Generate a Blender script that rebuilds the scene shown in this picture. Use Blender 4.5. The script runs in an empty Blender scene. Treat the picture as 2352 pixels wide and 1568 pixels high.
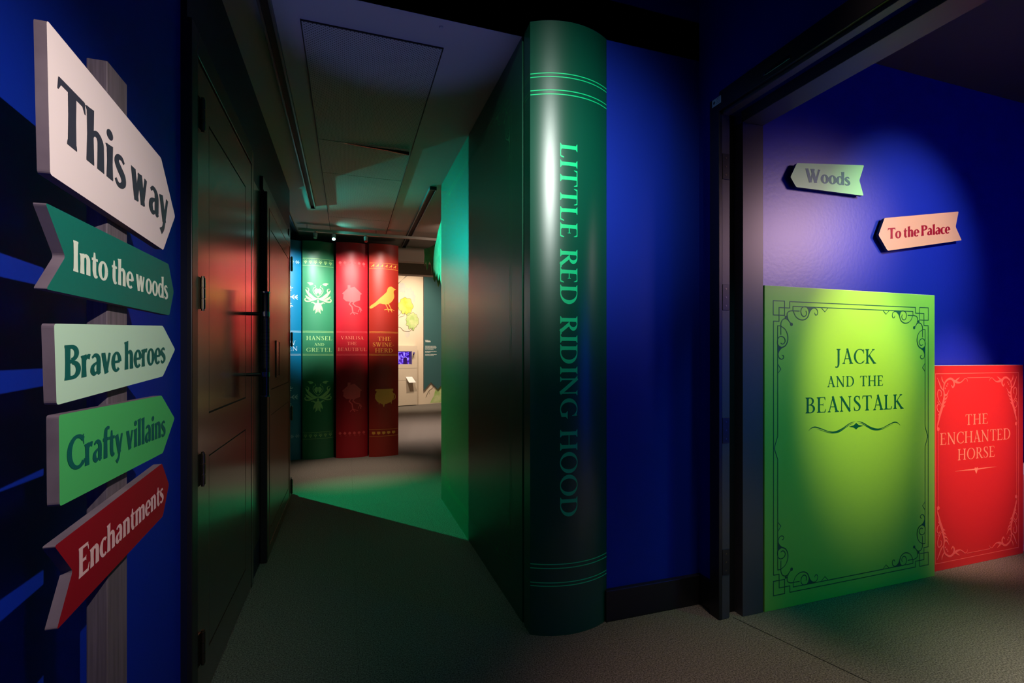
import bpy, bmesh, math, random
from mathutils import Vector, Matrix
random.seed(7)
sc = bpy.context.scene
COL = sc.collection
R = math.radians

# ------------------------------------------------------------------ camera
cd = bpy.data.cameras.new('camera')
cam = bpy.data.objects.new('camera', cd); COL.objects.link(cam)
cam.location = (0, 0, 1.4)
cam.rotation_euler = (R(90), 0, -R(18.5576))
cd.sensor_width = 36; cd.lens = 36*1120/2352
cd.shift_y = 34/2352
cd.clip_start = .02
sc.camera = cam
# ------------------------------------------------------------------ world / exposure
w = bpy.data.worlds.new('world'); sc.world = w; w.use_nodes = True
w.node_tree.nodes['Background'].inputs[0].default_value = (.25, .3, .5, 1)
w.node_tree.nodes['Background'].inputs[1].default_value = .0
vs = sc.view_settings
vs.view_transform = 'Standard'; vs.look = 'None'; vs.exposure = 0; vs.gamma = 1
vs.use_curve_mapping = False

# ------------------------------------------------------------------ lights
def spot(name, loc, tgt, power, color, angle=40, blend=.5, size=.03):
    l = bpy.data.lights.new(name, 'SPOT'); l.energy = power; l.color = color
    l.spot_size = R(angle); l.spot_blend = blend; l.shadow_soft_size = size
    o = bpy.data.objects.new(name, l); COL.objects.link(o); o.location = loc
    d = Vector(tgt)-Vector(loc)
    o.rotation_euler = d.to_track_quat('-Z', 'Y').to_euler()
    return o
WARM = (1, .86, .72); WHITE = (1, .95, .9)
# signpost lamp, ceiling of the near lobby
spot('spot_signs', (.28, .42, 2.02), (-.5, 1.12, 1.42), 46, (1, .88, .84), 82, 1, .006)
# long highlight and wash on the tall green spine
spot('spot_spine', (.02, -1.75, 3.75), (.97, 2.25, 2.36), 1100, (.95, 1, .95), 19.5, 1, .42)
spot('spot_lobby_blue', (1.0, .3, 3.4), (1.42, 2.3, 1.35), 10, (.3, .7, 1), 40, 1, .1)
# wash on the lobby carpet
spot('spot_lobby_floor', (1.7, .95, 3.95), (1.7, 1.15, 0), 215, (1, .74, .58), 42, 1, .1)
spot('spot_lobby_green', (.1, 1.3, 3.7), (.0, 3.1, 0), 34, (.22, 1, .55), 46, 1, .15)
spot('fill_ceiling_blue', (.0, 1.5, .5), (.22, 2.42, 3.08), 50, (.20, .24, 1), 30, .6, .04)  # added unseen fill, stands in for blue bounce from the walls onto the ceiling
# gallery on the right
spot('spot_green_book', (2.72, .55, 3.2), (2.90, 2.09, 1.32), 520, (1, .72, .22), 27, 1, .05)
spot('spot_green_book_low', (3.6, .1, 3.2), (3.1, 2.09, 1.0), 75, (.0, 1, .18), 58, 1, .1)
spot('spot_green_book_left', (1.98, .9, 2.6), (2.3, 2.09, 1.1), 22, (.05, .75, 1), 46, 1, .1)
spot('spot_red_book', (3.95, .4, 3.2), (4.02, 2.13, .92), 820, (1, .55, .42), 27, 1, .05)
spot('spot_gallery_wall_left', (4.3, .55, 2.65), (2.62, 2.25, 1.98), 235, (.92, .58, .70), 32, 1, .35)
spot('spot_gallery_wall_right', (3.5, .3, 3.0), (3.50, 2.25, 2.08), 210, (.80, 1, .88), 48, 1, .05)
spot('spot_gallery_floor', (3.0, .35, 3.28), (3.0, .38, 0), 620, (1, .90, .70), 54, 1, .1)
spot('spot_gallery_blue', (4.2, .9, 3.1), (4.35, -.95, 1.3), 2200, (.1, .45, 1), 42, 1, .1)
# far books
for x, pw, c in ((-.72, 90, (.9, .92, 1)), (-.36, 38, (.95, 1, .9)), (.06, 46, (1, .88, .80)), (.42, 46, (1, .86, .72))):
    spot('spot_far_book', (x, 5.75, 3.03), (x+.02, 7.1, 2.22), pw*3.0, c, 48, .7, .03)
spot('spot_far_books_floor', (.1, 6.3, 2.97), (.1, 6.3, 0), 230, (1, .78, .60), 42, 1, .08)
spot('spot_far_floor', (1.6, 9.4, 3.3), (1.4, 8.8, 0), 560, (1, .78, .66), 110, 1, .1)
# coloured lamps round the corner on the left: cyan on the cover, green on the carpet
spot('spot_cyan_cover', (-1.62, 6.74, 2.9), (.867, 4.6, 2.42), 760, (.0, 1, .80), 42, 1, .01)
spot('spot_green_floor', (-1.62, 6.74, 2.95), (.45, 4.5, .1), 620, (.0, 1, .36), 48, 1, .008)
spot('fill_bulkhead', (1.35, 6.0, 2.95), (1.1, 7.62, 2.95), 9, (1, .72, .58), 110, 1, .03)  # added fill lamp, only there to brighten the bulkhead faces
spot('spot_cyan_ceiling', (-.19, 6.66, 2.95), (.25, 6.5, 3.084), 3, (.15, 1, .85), 110, 1, .02)
# beige room at the end
spot('spot_end_wall', (2.2, 12.2, 3.9), (1.7, 14.3, 1.8), 420, (1, .80, .58), 95, .8, .1)
spot('spot_end_wall_low', (1.0, 11.5, 3.9), (1.9, 14.3, .8), 300, (1, .84, .64), 70, 1, .1)

# ------------------------------------------------------------------ materials
def mat(name, col, rough=.5, metal=0, spec=.5, noise=None, bump=0, bscale=200, coat=0, coatr=.1, emit=None, estr=0):
    m = bpy.data.materials.new(name); m.use_nodes = True
    nt = m.node_tree; b = nt.nodes['Principled BSDF']
    b.inputs['Base Color'].default_value = (*col, 1)
    b.inputs['Roughness'].default_value = rough
    b.inputs['Metallic'].default_value = metal
    b.inputs['Specular IOR Level'].default_value = spec
    b.inputs['Coat Weight'].default_value = coat
    b.inputs['Coat Roughness'].default_value = coatr
    if emit:
        b.inputs['Emission Color'].default_value = (*emit, 1)
        b.inputs['Emission Strength'].default_value = estr
    if noise or bump:
        g = nt.nodes.new('ShaderNodeNewGeometry')
    if noise:                        # (second colour, scale, low, high, stretch)
        c2, scl, lo, hi, st = noise
        mp = nt.nodes.new('ShaderNodeMapping'); mp.inputs['Scale'].default_value = st
        nt.links.new(g.outputs['Position'], mp.inputs[0])
        n = nt.nodes.new('ShaderNodeTexNoise'); n.inputs['Scale'].default_value = scl; n.inputs['Detail'].default_value = 6
        nt.links.new(mp.outputs[0], n.inputs['Vector'])
        r = nt.nodes.new('ShaderNodeValToRGB')
        r.color_ramp.elements[0].position = lo; r.color_ramp.elements[1].position = hi
        r.color_ramp.elements[0].color = (*col, 1); r.color_ramp.elements[1].color = (*c2, 1)
        nt.links.new(n.outputs['Fac'], r.inputs[0]); nt.links.new(r.outputs[0], b.inputs['Base Color'])
    if bump:
        n2 = nt.nodes.new('ShaderNodeTexNoise'); n2.inputs['Scale'].default_value = bscale; n2.inputs['Detail'].default_value = 3
        nt.links.new(g.outputs['Position'], n2.inputs['Vector'])
        bp = nt.nodes.new('ShaderNodeBump'); bp.inputs['Strength'].default_value = bump; bp.inputs['Distance'].default_value = .01
        nt.links.new(n2.outputs['Fac'], bp.inputs['Height']); nt.links.new(bp.outputs[0], b.inputs['Normal'])
    return m
M = {}
M['blue'] = mat('blue_wall_paint', (.003, .028, .42), .6, spec=.18, bump=.04, bscale=60)
M['blue2'] = mat('blue_gallery_paint', (.008, .020, .42), .42, spec=.6, bump=.06, bscale=45)
M['navy'] = mat('navy_black_wall', (.006, .008, .030), .5, spec=.3)
M['black'] = mat('black_lobby_ceiling', (.012, .012, .02), .8)
M['carpet'] = mat('grey_carpet', (.085, .075, .066), .95, spec=.1, noise=((.30, .27, .24), 150, .35, .68, (1, 1, 1)), bump=.6, bscale=320)
M['gap'] = mat('carpet_joint', (.01, .01, .01), .9)
M['ceil'] = mat('white_plaster_ceiling', (.44, .40, .36), .7, spec=.2)
M['darkceil'] = mat('brown_dark_ceiling', (.10, .07, .07), .8)
M['wood'] = mat('dark_stained_door', (.032, .020, .016), .27, spec=.6, noise=((.060, .036, .026), 3, .3, .7, (14, 14, .5)), coat=.7, coatr=.16)
M['wood2'] = mat('red_brown_door', (.085, .042, .028), .34, spec=.5, noise=((.15, .075, .045), 3, .3, .7, (14, 14, .5)), coat=.3, coatr=.25)
M['trimblk'] = mat('black_satin_trim', (.014, .013, .016), .35, spec=.5)
M['trimgrey'] = mat('grey_satin_frame', (.075, .065, .075), .38, spec=.5)
M['groove'] = mat('black_groove', (.004, .004, .005), .7)
M['brass'] = mat('dark_bronze', (.20, .17, .12), .3, 1)
M['steel'] = mat('dark_polished_handle', (.03, .03, .032), .18, .6)
M['chrome'] = mat('chrome', (.5, .5, .5), .15, 1)
M['beige'] = mat('cream_exhibition_wall', (.72, .60, .47), .8)
M['bulk'] = mat('bulkhead_plaster', (.62, .48, .40), .8)
def flat(n, c, r=.5, s=.4): M[n] = mat(n, c, r, spec=s)

# ------------------------------------------------------------------ object helpers
ORG = {}
def root(name, loc, label, cat, group=None, kind=None):
    o = bpy.data.objects.new(name, None); COL.objects.link(o); o.location = loc
    o.empty_display_size = .05
    tag(o, label, cat, group, kind); ORG[o] = Vector(loc); return o
def tag(o, label=None, cat=None, group=None, kind=None):
    if label: o['label'] = label
    if cat: o['category'] = cat
    if group: o['group'] = group
    if kind: o['kind'] = kind
    return o
def org(p):
    return ORG.get(p, Vector((0, 0, 0)))
def link(name, bm, m, parent=None, smooth=False, label=None, base=None):
    if smooth is not None:
        bm.normal_update()
        for e in bm.edges:
            if len(e.link_faces) == 2 and e.calc_face_angle(0) > R(32): e.smooth = False
    me = bpy.data.meshes.new(name)
    off = org(parent) if parent else (Vector(base) if base else Vector((0, 0, 0)))
    if off.length: bmesh.ops.translate(bm, verts=bm.verts, vec=-off)
    bm.to_mesh(me); bm.free()
    mm = m if isinstance(m, (list, tuple)) else [m]
    for x in mm: me.materials.append(M[x] if isinstance(x, str) else x)
    if smooth:
        for p in me.polygons: p.use_smooth = True
    o = bpy.data.objects.new(name, me); COL.objects.link(o)
    if parent:
        o.parent = parent; ORG[o] = org(parent)
    else:
        o.location = off; ORG[o] = off
    if label: o['label'] = label
    return o
def pieces(name, bm, m, parent, smooth=False):
    """link every connected piece of bm as a part of its own"""
    bm.verts.index_update(); seen = set(); out = []
    groups = []
    for v in bm.verts:
        if v in seen: continue
        st = [v]; seen.add(v); g = []
        while st:
            q = st.pop(); g.append(q)
            for e in q.link_edges:
                o = e.other_vert(q)
                if o not in seen: seen.add(o); st.append(o)
        groups.append(g)
    for g in groups:
        b2 = bmesh.new(); mp = {q: b2.verts.new(q.co) for q in g}
        for f in {f for q in g for f in q.link_faces}:
            nf = b2.faces.new([mp[q] for q in f.verts]); nf.material_index = f.material_index
        out.append(link(name, b2, m, parent, smooth))
    bm.free(); return out
def box(bm, a, b, bev=0, mi=0):
    x0, y0, z0 = [min(p, q) for p, q in zip(a, b)]; x1, y1, z1 = [max(p, q) for p, q in zip(a, b)]
    v = [bm.verts.new(p) for p in ((x0,y0,z0),(x1,y0,z0),(x1,y1,z0),(x0,y1,z0),(x0,y0,z1),(x1,y0,z1),(x1,y1,z1),(x0,y1,z1))]
    fs = [bm.faces.new([v[i] for i in f]) for f in ((3,2,1,0),(4,5,6,7),(0,1,5,4),(1,2,6,5),(2,3,7,6),(3,0,4,7))]
    for f in fs: f.material_index = mi
    if bev:
        es = {e for f in fs for e in f.edges}
        bmesh.ops.bevel(bm, geom=list(es), offset=bev, segments=2, affect='EDGES', profile=.5)
def mk(name, a, b, m, parent=None, bev=0, label=None, kind=None):
    bm = bmesh.new(); box(bm, a, b, bev); o = link(name, bm, m, parent, label=label)
    if kind: o['kind'] = kind
    return o
def cyl(bm, p, q, r, n=20, r2=None):
    p, q = Vector(p), Vector(q); d = q-p; r2 = r if r2 is None else r2
    rot = d.to_track_quat('Z', 'Y').to_matrix()
    A = [bm.verts.new(p+rot@Vector((r*math.cos(2*math.pi*k/n), r*math.sin(2*math.pi*k/n), 0))) for k in range(n)]
    B = [bm.verts.new(q+rot@Vector((r2*math.cos(2*math.pi*k/n), r2*math.sin(2*math.pi*k/n), 0))) for k in range(n)]
    for k in range(n):
        bm.faces.new((A[k], A[(k+1)%n], B[(k+1)%n], B[k]))
    bm.faces.new(A[::-1]); bm.faces.new(B)
def round_poly(pts, r, n=4):
    out = []; N = len(pts)
    for i in range(N):
        p = Vector(pts[i]); a = Vector(pts[i-1])-p; b = Vector(pts[(i+1)%N])-p
        rr = min(r, a.length*.4, b.length*.4); s = p+a.normalized()*rr; e = p+b.normalized()*rr
        for k in range(n+1):
            t = k/n; q = (1-t)**2*s+2*t*(1-t)*p+t*t*e; out.append((q.x, q.y))
    return out
def plate(bm, pts, fmap, d0, d1, mi_face=0, mi_side=0):
    """prism of a 2D outline; fmap(x, y, depth) gives the point"""
    A = [bm.verts.new(fmap(x, y, d0)) for x, y in pts]; B = [bm.verts.new(fmap(x, y, d1)) for x, y in pts]
    N = len(pts); fs = []
    f = bm.faces.new(A); f.material_index = mi_face
    g = bm.faces.new(B[::-1]); g.material_index = mi_side
    for k in range(N):
        q = bm.faces.new((A[k], B[k], B[(k+1)%N], A[(k+1)%N])); q.material_index = mi_side
    bmesh.ops.recalc_face_normals(bm, faces=bm.faces)

# ------------------------------------------------------------------ printing: strokes, letters
def spline(pts, n=8):
    P = [Vector(p) for p in pts]; out = []
    for i in range(len(P)-1):
        a = P[i-1] if i else P[0]*2-P[1]; b = P[i]; c = P[i+1]; d = P[i+2] if i+2 < len(P) else P[-1]*2-P[-2]
        for k in range(n):
            t = k/n
            out.append(.5*((2*b)+(c-a)*t+(2*a-5*b+4*c-d)*t*t+(3*b-a-3*c+d)*t**3))
    out.append(P[-1]); return [(p.x, p.y) for p in out]
def lerpw(ws, n):
    if isinstance(ws, (int, float)): return [ws]*n
    out = []
    for i in range(n):
        u = i/(n-1)*(len(ws)-1); k = min(int(u), len(ws)-2); t = u-k
        out.append(ws[k]*(1-t)+ws[k+1]*t)
    return out
class Ink:
    def __init__(s): s.it = []
    def line(s, pts, w):
        pts = [Vector(p) for p in pts]; n = len(pts); W = lerpw(w, n); L = []; Rr = []
        for i, p in enumerate(pts):
            if i == 0: t = (pts[1]-p)
            elif i == n-1: t = (p-pts[-2])
            else:
                a = (p-pts[i-1]); b = (pts[i+1]-p)
                t = a.normalized()+b.normalized() if a.length and b.length else b+a
            if t.length == 0: t = Vector((1, 0))
            t.normalize(); nn = Vector((-t.y, t.x)); k = 1.
            if 0 < i < n-1:
                c = max(.35, abs(nn.dot(Vector((-(p-pts[i-1]).y, (p-pts[i-1]).x)).normalized()))); k = 1/c
            L.append(p+nn*W[i]*.5*k); Rr.append(p-nn*W[i]*.5*k)
        s.it.append(('q', [(v.x, v.y) for v in L], [(v.x, v.y) for v in Rr]))
    def curve(s, pts, w, n=8): s.line(spline(pts, n), w)
    def path(s, pts, w, closed=False):      # polyline with mitred corners
        if closed: pts = list(pts)+[pts[0]]
        for a, b in zip(pts, pts[1:]):
            a, b = Vector(a), Vector(b); d = (b-a)
            if d.length == 0: continue
            d.normalize(); s.line([a-d*w*.5, b+d*w*.5], w)
    def poly(s, pts): s.it.append(('p', [tuple(p) for p in pts]))
    def disc(s, c, r, ry=None, n=18):
        ry = ry or r; s.poly([(c[0]+r*math.cos(2*math.pi*k/n), c[1]+ry*math.sin(2*math.pi*k/n)) for k in range(n)])
    def arc(s, cx, cy, rx, ry, a0, a1, thin, thick, n=28):
        pts = []; ws = []
        for k in range(n+1):
            a = R(a0+(a1-a0)*k/n); pts.append((cx+rx*math.cos(a), cy+ry*math.sin(a)))
            ws.append(thin+(thick-thin)*abs(math.cos(a))**1.6)
        s.line(pts, ws)
    def add(s, other, f):
        for it in other.it: s.it.append((it[0],)+tuple([f(*p) for p in l] for l in it[1:]))
    def bounds(s):
        xs = [p[0] for it in s.it for l in it[1:] for p in l]; ys = [p[1] for it in s.it for l in it[1:] for p in l]
        return min(xs), max(xs), min(ys), max(ys)
    def mesh(s, fmap, off=.0006, step=.000012, maxseg=None):
        """faces are laid out flat, cut into strips where the surface is curved, then mapped onto it"""
        bm = bmesh.new()
        for k, it in enumerate(s.it):
            o = off+(k % 40)*step
            if it[0] == 'p':
                vs_ = [bm.verts.new((x, y, o)) for x, y in it[1]]
                try: bm.faces.new(vs_)
                except ValueError: pass
            else:
                A = [bm.verts.new((x, y, o)) for x, y in it[1]]; B = [bm.verts.new((x, y, o)) for x, y in it[2]]
                for i in range(len(A)-1): bm.faces.new((A[i], B[i], B[i+1], A[i+1]))
        if maxseg:
            ax, st = maxseg if isinstance(maxseg, tuple) else (0, maxseg)
            bmesh.ops.triangulate(bm, faces=bm.faces[:])
            lo = min(v.co[ax] for v in bm.verts); hi = max(v.co[ax] for v in bm.verts)
            nrm = (1, 0, 0) if ax == 0 else (0, 1, 0); q = math.floor(lo/st)*st+st+1e-5
            while q < hi:
                bmesh.ops.bisect_plane(bm, geom=bm.verts[:]+bm.edges[:]+bm.faces[:], dist=1e-7, plane_co=(q, 0, 0) if ax == 0 else (0, q, 0), plane_no=nrm)
                q += st
        for v in bm.verts: v.co = Vector(fmap(v.co.x, v.co.y, v.co.z))
        return bm
def bar(g, x0, x1, y, t): g.line([(x0, y), (x1, y)], t)
def cap(ch, w=.125, t=.045, s=.075, sh=.03):
    g = Ink(); adv = .7
    def ser(x, y, ww, up):      # a bracketed serif; up=+1 sits on the baseline
        if s <= 0: return
        h = ww/2; e = sh*up; br = .085*up
        g.poly([(x-h-s, y), (x+h+s, y), (x+h+s, y+e), (x+h+.01, y+br), (x-h-.01, y+br), (x-h-s, y+e)])
    def stem(x, y0=0, y1=1, ww=None, b=True, tp=True):
        ww = ww or w; g.line([(x, y0), (x, (y0+y1)/2), (x, y1)], [ww*1.05, ww*.95, ww*1.05])
        if b: ser(x, y0, ww, 1)
        if tp: ser(x, y1, ww, -1)
    T = t/2
    def fin(x, y, d, lean=.02):  # arm ending: small wedge
        g.poly([(x-.07, y), (x, y), (x+lean, y+d*.17), (x-.008, y+d*.17)])
    if ch == 'A':
        adv = .74; g.line([(.365, 1.0), (.12, 0)], t*1.15); g.line([(.345, 1.03), (.62, 0)], w*1.02); bar(g, .2, .53, .34, t); ser(.12, 0, t, 1); ser(.62, 0, w, 1)
    elif ch == 'B':
        adv = .66; stem(.15); bar(g, .15, .30, 1-T, t); bar(g, .15, .32, .52, t); bar(g, .15, .32, T, t)
        g.arc(.28, .76, .20, .24-T, -90, 90, t, w*.92); g.arc(.31, .27, .235, .27-T, -90, 90, t, w*1.02)
    elif ch in 'CG':
        adv = .74 if ch == 'C' else .82; g.arc(.43, .5, .355, .505-T, 46, 314 if ch == 'C' else 300, t, w*1.05)
        g.poly([(.66, .985), (.695, .985), (.705, .68), (.68, .68), (.64, .86)])
        if ch == 'C': g.curve([(.66, .12), (.70, .17), (.725, .24)], [t, t*.8, t*.5])
        else:
            g.line([(.66, .07), (.66, .42)], w); ser(.66, .42, w, -1); g.curve([(.60, .05), (.66, .07), (.70, .09)], [t, t, t])
    elif ch == 'D':
        adv = .82; stem(.15); bar(g, .15, .34, 1-T, t); bar(g, .15, .34, T, t); g.arc(.32, .5, .37, .5-T, -90, 90, t, w*1.05)
    elif ch in 'EF':
        adv = .63; stem(.15, b=True); bar(g, .15, .53, 1-T, t); fin(.55, 1-t, -1, .01)
        bar(g, .15, .42, .51, t); g.poly([(.405, .42), (.425, .42), (.425, .60), (.405, .60), (.39, .51)])
        if ch == 'E': bar(g, .15, .55, T, t); fin(.565, t, 1, .025)
    elif ch == 'H': adv = .84; stem(.15); stem(.68); bar(g, .15, .68, .5, t)
    elif ch == 'I': adv = .34; stem(.17)
    elif ch == 'J':
        adv = .36; g.line([(.18, 1), (.18, .1)], w); ser(.18, 1, w, -1); g.curve([(.18, .12), (.17, -.08), (.10, -.22), (-.0, -.25)], [w, w*.9, w*.6, t*.8]); g.disc((.0, -.215), .048)
    elif ch == 'K':
        adv = .75; stem(.15); g.line([(.2, .46), (.57, 1)], t*1.1); ser(.57, 1, t, -1); g.line([(.27, .58), (.66, 0)], w); ser(.66, 0, w*.8, 1)
    elif ch == 'L': adv = .6; stem(.15); bar(g, .15, .53, T, t); fin(.55, t, 1, .03)
    elif ch == 'N':
        adv = .86; g.line([(.14, 0), (.14, 1)], t*1.2); ser(.14, 0, t, 1); g.line([(.10, 1), (.70, 0)], w); g.line([(.69, -.02), (.69, 1)], t*1.2); ser(.69, 1, t, -1); g.poly([(.0, 1), (.14, 1), (.14, .93), (.0, .965)])
    elif ch in 'OQ':
        adv = .86; g.arc(.43, .5, .345, .51-T, 0, 360, t, w*1.05, 44)
        if ch == 'Q': g.curve([(.42, .02), (.56, -.12), (.74, -.22), (.92, -.22)], [t, w, w*.9, t*.6])
    elif ch in 'PR':
        adv = .60 if ch == 'P' else .70; stem(.15); bar(g, .15, .30, 1-T, t); g.arc(.29, .745, .215, .255-T, -90, 90, t, w); bar(g, .15, .30, .49+T, t)
        if ch == 'R': g.line([(.31, .52), (.62, 0)], w*.98); ser(.63, 0, w*.7, 1)
    elif ch == 'S':
        adv = .55; g.curve([(.44, .80), (.39, .93), (.28, .98), (.15, .93), (.10, .78), (.18, .62), (.33, .48), (.44, .32), (.42, .12), (.27, .02), (.13, .07), (.07, .24)], [t*.7, t, t, w*.7, w*.85, w, w*1.1, w, w*.75, t, t, t*.7])
        g.poly([(.42, .99), (.445, .99), (.46, .72), (.435, .72), (.40, .88)]); g.poly([(.07, .01), (.095, .01), (.11, .12), (.08, .29), (.055, .29)])
    elif ch == 'T':
        adv = .70; stem(.35, tp=False); bar(g, .05, .65, 1-T, t); g.poly([(.04, 1.0), (.10, 1-t), (.045, .79), (.02, .79)]); g.poly([(.66, 1.0), (.60, 1-t), (.655, .79), (.68, .79)])
    elif ch == 'U':
        adv = .80; g.line([(.15, 1), (.15, .33)], w); ser(.15, 1, w, -1); g.line([(.65, 1), (.65, .33)], t*1.2); ser(.65, 1, t, -1)
        g.curve([(.15, .35), (.17, .15), (.27, .04), (.40, .015), (.53, .05), (.63, .15), (.65, .35)], [w, w, w*.7, t*1.2, t, t, t*1.2])
    elif ch == 'V': adv = .74; g.line([(.12, 1), (.39, -.02)], w); g.line([(.375, -.02), (.63, 1)], t*1.1); ser(.12, 1, w*.8, -1); ser(.63, 1, t, -1)
    elif ch == 'W':
        adv = 1.08
        for dx in (0, .34): g.line([(.12+dx, 1), (.36+dx, -.02)], w); g.line([(.35+dx, -.02), (.58+dx, 1)], t*1.1); ser(.12+dx, 1, w*.8, -1)
        ser(.92, 1, t, -1)
    elif ch == 'Y': adv = .7; g.line([(.12, 1), (.35, .45)], w); g.line([(.6, 1), (.35, .45)], t); stem(.35, 0, .48, tp=False); ser(.12, 1, w*.8, -1); ser(.6, 1, t, -1)
    elif ch == '-': adv = .30; bar(g, .03, .27, .36, t*1.6)
    elif ch == ' ': adv = .34
    return g, adv
def low(ch, w=.185, t=.095):
    g = Ink(); adv = .5; X = .68
    def stem(x, y0, y1, flag=True):
        g.line([(x, y0), (x, (y0+y1)/2), (x, y1)], [w*1.12, w*.92, w*1.06])
        if flag: g.poly([(x-w*.5-.045, y1-.02), (x+w*.53, y1+.03), (x+w*.5, y1-.06), (x-w*.45, y1-.1)])
    def arch(x0, x1):
        g.curve([(x0+.03, .48), (x0+.10, .60), (x1-.09, .625), (x1-.01, .54), (x1, .40)], [t*.6, t*.9, w*.8, w*.98, w])
        g.line([(x1, .42), (x1, 0)], [w, w*1.1])
    if ch.isupper():
        g, adv = cap(ch, w=.19, t=.105, s=.02, sh=.03); return g, adv*.96
    if ch == 'a':
        adv = .50; g.curve([(.09, .56), (.20, .635), (.32, .59), (.37, .46), (.37, .12), (.43, .02)], [t*.8, t*1.05, w*.8, w, w, t]); 
        g.curve([(.36, .40), (.22, .36), (.11, .27), (.10, .14), (.18, .05), (.29, .09), (.36, .17)], [t*.8, t*.9, w*.8, w, w*.7, t*.7, t*.6])
    elif ch == 'c': adv = .43; g.arc(.27, .33, .175, .305, 50, 310, t*.95, w)
    elif ch == 'd': adv = .56; g.arc(.25, .33, .165, .305, 30, 330, t*.85, w); stem(.44, 0, 1.0)
    elif ch == 'e': adv = .48; g.arc(.26, .33, .17, .305, 0, 312, t*.9, w); bar(g, .12, .43, .33, t*.85)
    elif ch == 'f': adv = .34; g.line([(.17, 0), (.17, .75)], [w*1.1, w*.95]); g.curve([(.17, .72), (.19, .90), (.28, .98), (.38, .96)], [w, w*.9, t*1.1, t*.9]); bar(g, .03, .34, .62, t)
    elif ch == 'h': adv = .57; stem(.14, 0, 1.0); arch(.14, .43)
    elif ch == 'i': adv = .28; stem(.14, 0, .66); g.disc((.14, .88), .10)
    elif ch == 'l': adv = .28; stem(.14, 0, 1.0)
    elif ch == 'm': adv = .86; stem(.14, 0, .66); arch(.14, .43); arch(.43, .72)
    elif ch == 'n': adv = .57; stem(.14, 0, .66); arch(.14, .43)
    elif ch == 'o': adv = .53; g.arc(.265, .33, .175, .305, 0, 360, t*.9, w, 36)
    elif ch == 'r': adv = .40; stem(.14, 0, .66); g.curve([(.17, .46), (.24, .58), (.31, .62), (.39, .60)], [t*.6, t, w*.75, w*.85])
    elif ch == 's': adv = .40; g.curve([(.34, .55), (.25, .62), (.13, .59), (.09, .48), (.18, .37), (.30, .26), (.32, .13), (.22, .035), (.12, .04), (.05, .12)], [t*.7, t, t*1.1, w*.85, w, w, w*.85, t*1.1, t, t*.7])
    elif ch == 't': adv = .37; g.curve([(.17, .86), (.165, .5), (.165, .2), (.22, .05), (.33, .05)], [t*.8, w, w, w*.85, t*.7]); bar(g, .03, .34, .62, t)
    elif ch == 'v': adv = .49; g.line([(.09, .66), (.25, .0)], w); g.line([(.235, .0), (.40, .66)], t*1.1); g.poly([(.0, .68), (.18, .68), (.18, .64), (.02, .64)])
    elif ch == 'w':
        adv = .74
        for dx in (0, .26): g.line([(.09+dx, .66), (.22+dx, 0)], w*.95); g.line([(.21+dx, 0), (.34+dx, .66)], t*1.1)
        g.poly([(.0, .68), (.18, .68), (.18, .64), (.02, .64)])
    elif ch == 'y': adv = .49; g.line([(.09, .66), (.26, .02)], w); g.curve([(.41, .66), (.27, .08), (.20, -.15), (.08, -.27)], [t*1.1, t*1.1, t*1.2, w*.9])
    elif ch == ' ': adv = .20
    return g, adv
def text(s, x0, x1, y0, h, font=cap, track=0, slope=0, **k):
    """letters laid from x0 to x1 on a baseline y0, cap height h"""
    g = Ink(); x = 0
    for c in s:
        q, a = font(c, **k)
        g.add(q, lambda u, v, x=x: (u+x, v)); x += a+track
    b = g.bounds(); sx = (x1-x0)/(b[1]-b[0]); out = Ink()
    out.add(g, lambda u, v: (x0+(u-b[0])*sx, y0+v*h+slope*(u-b[0])*sx))
    return out
def merge(*gs):
    o = Ink()
    for g in gs: o.it += g.it
    return o

# ------------------------------------------------------------------ the setting
ST = 'structure'
fl = mk('floor', (-4, -4.2, -.14), (7, 15.5, -.012), 'gap', kind=ST)
# carpet tiles laid on the slab, 0.62 m square
T = .622
tile_me = None
def tile(x, y, sx, sy):
    bm = bmesh.new(); g = .0005
    box(bm, (x+g, y+g, -.012), (x+sx-g, y+sy-g, 0)); return link('carpet_tile', bm, 'carpet', fl)
proto = tile(0, 0, T, T)
proto.location = (-.58, 2.295, 0)
k = 0
for i in range(-3, 10):
    for j in range(-5, 9):
        if i == 0 and j == 0: continue
        if k > 270: break
        if i < 0 and j < 5: continue
        c = proto.copy(); COL.objects.link(c); c.parent = fl; c.location = (-.58+i*T, 2.295+j*T, 0); k += 1
mk('carpet_strip', (-4, 2.295+9*T, -.012), (7, 15.3, 0), 'carpet', fl)
mk('ceiling', (-4, 2.3, 3.084), (1.92, 7.7, 3.3), 'ceil', kind=ST)
mk('ceiling', (1.92, 2.45, 3.084), (4.2, 7.7, 3.3), 'ceil', kind=ST)
mk('ceiling', (-1.2, -4.2, 4.1), (2.1, 2.5, 4.25), 'black', kind=ST)
mk('ceiling', (2.0, -1.2, 3.30), (6.6, 2.4, 3.42), 'darkceil', kind=ST)
mk('ceiling', (-.5, 7.9, 4.0), (5.6, 15.2, 4.12), 'ceil', kind=ST)
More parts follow.
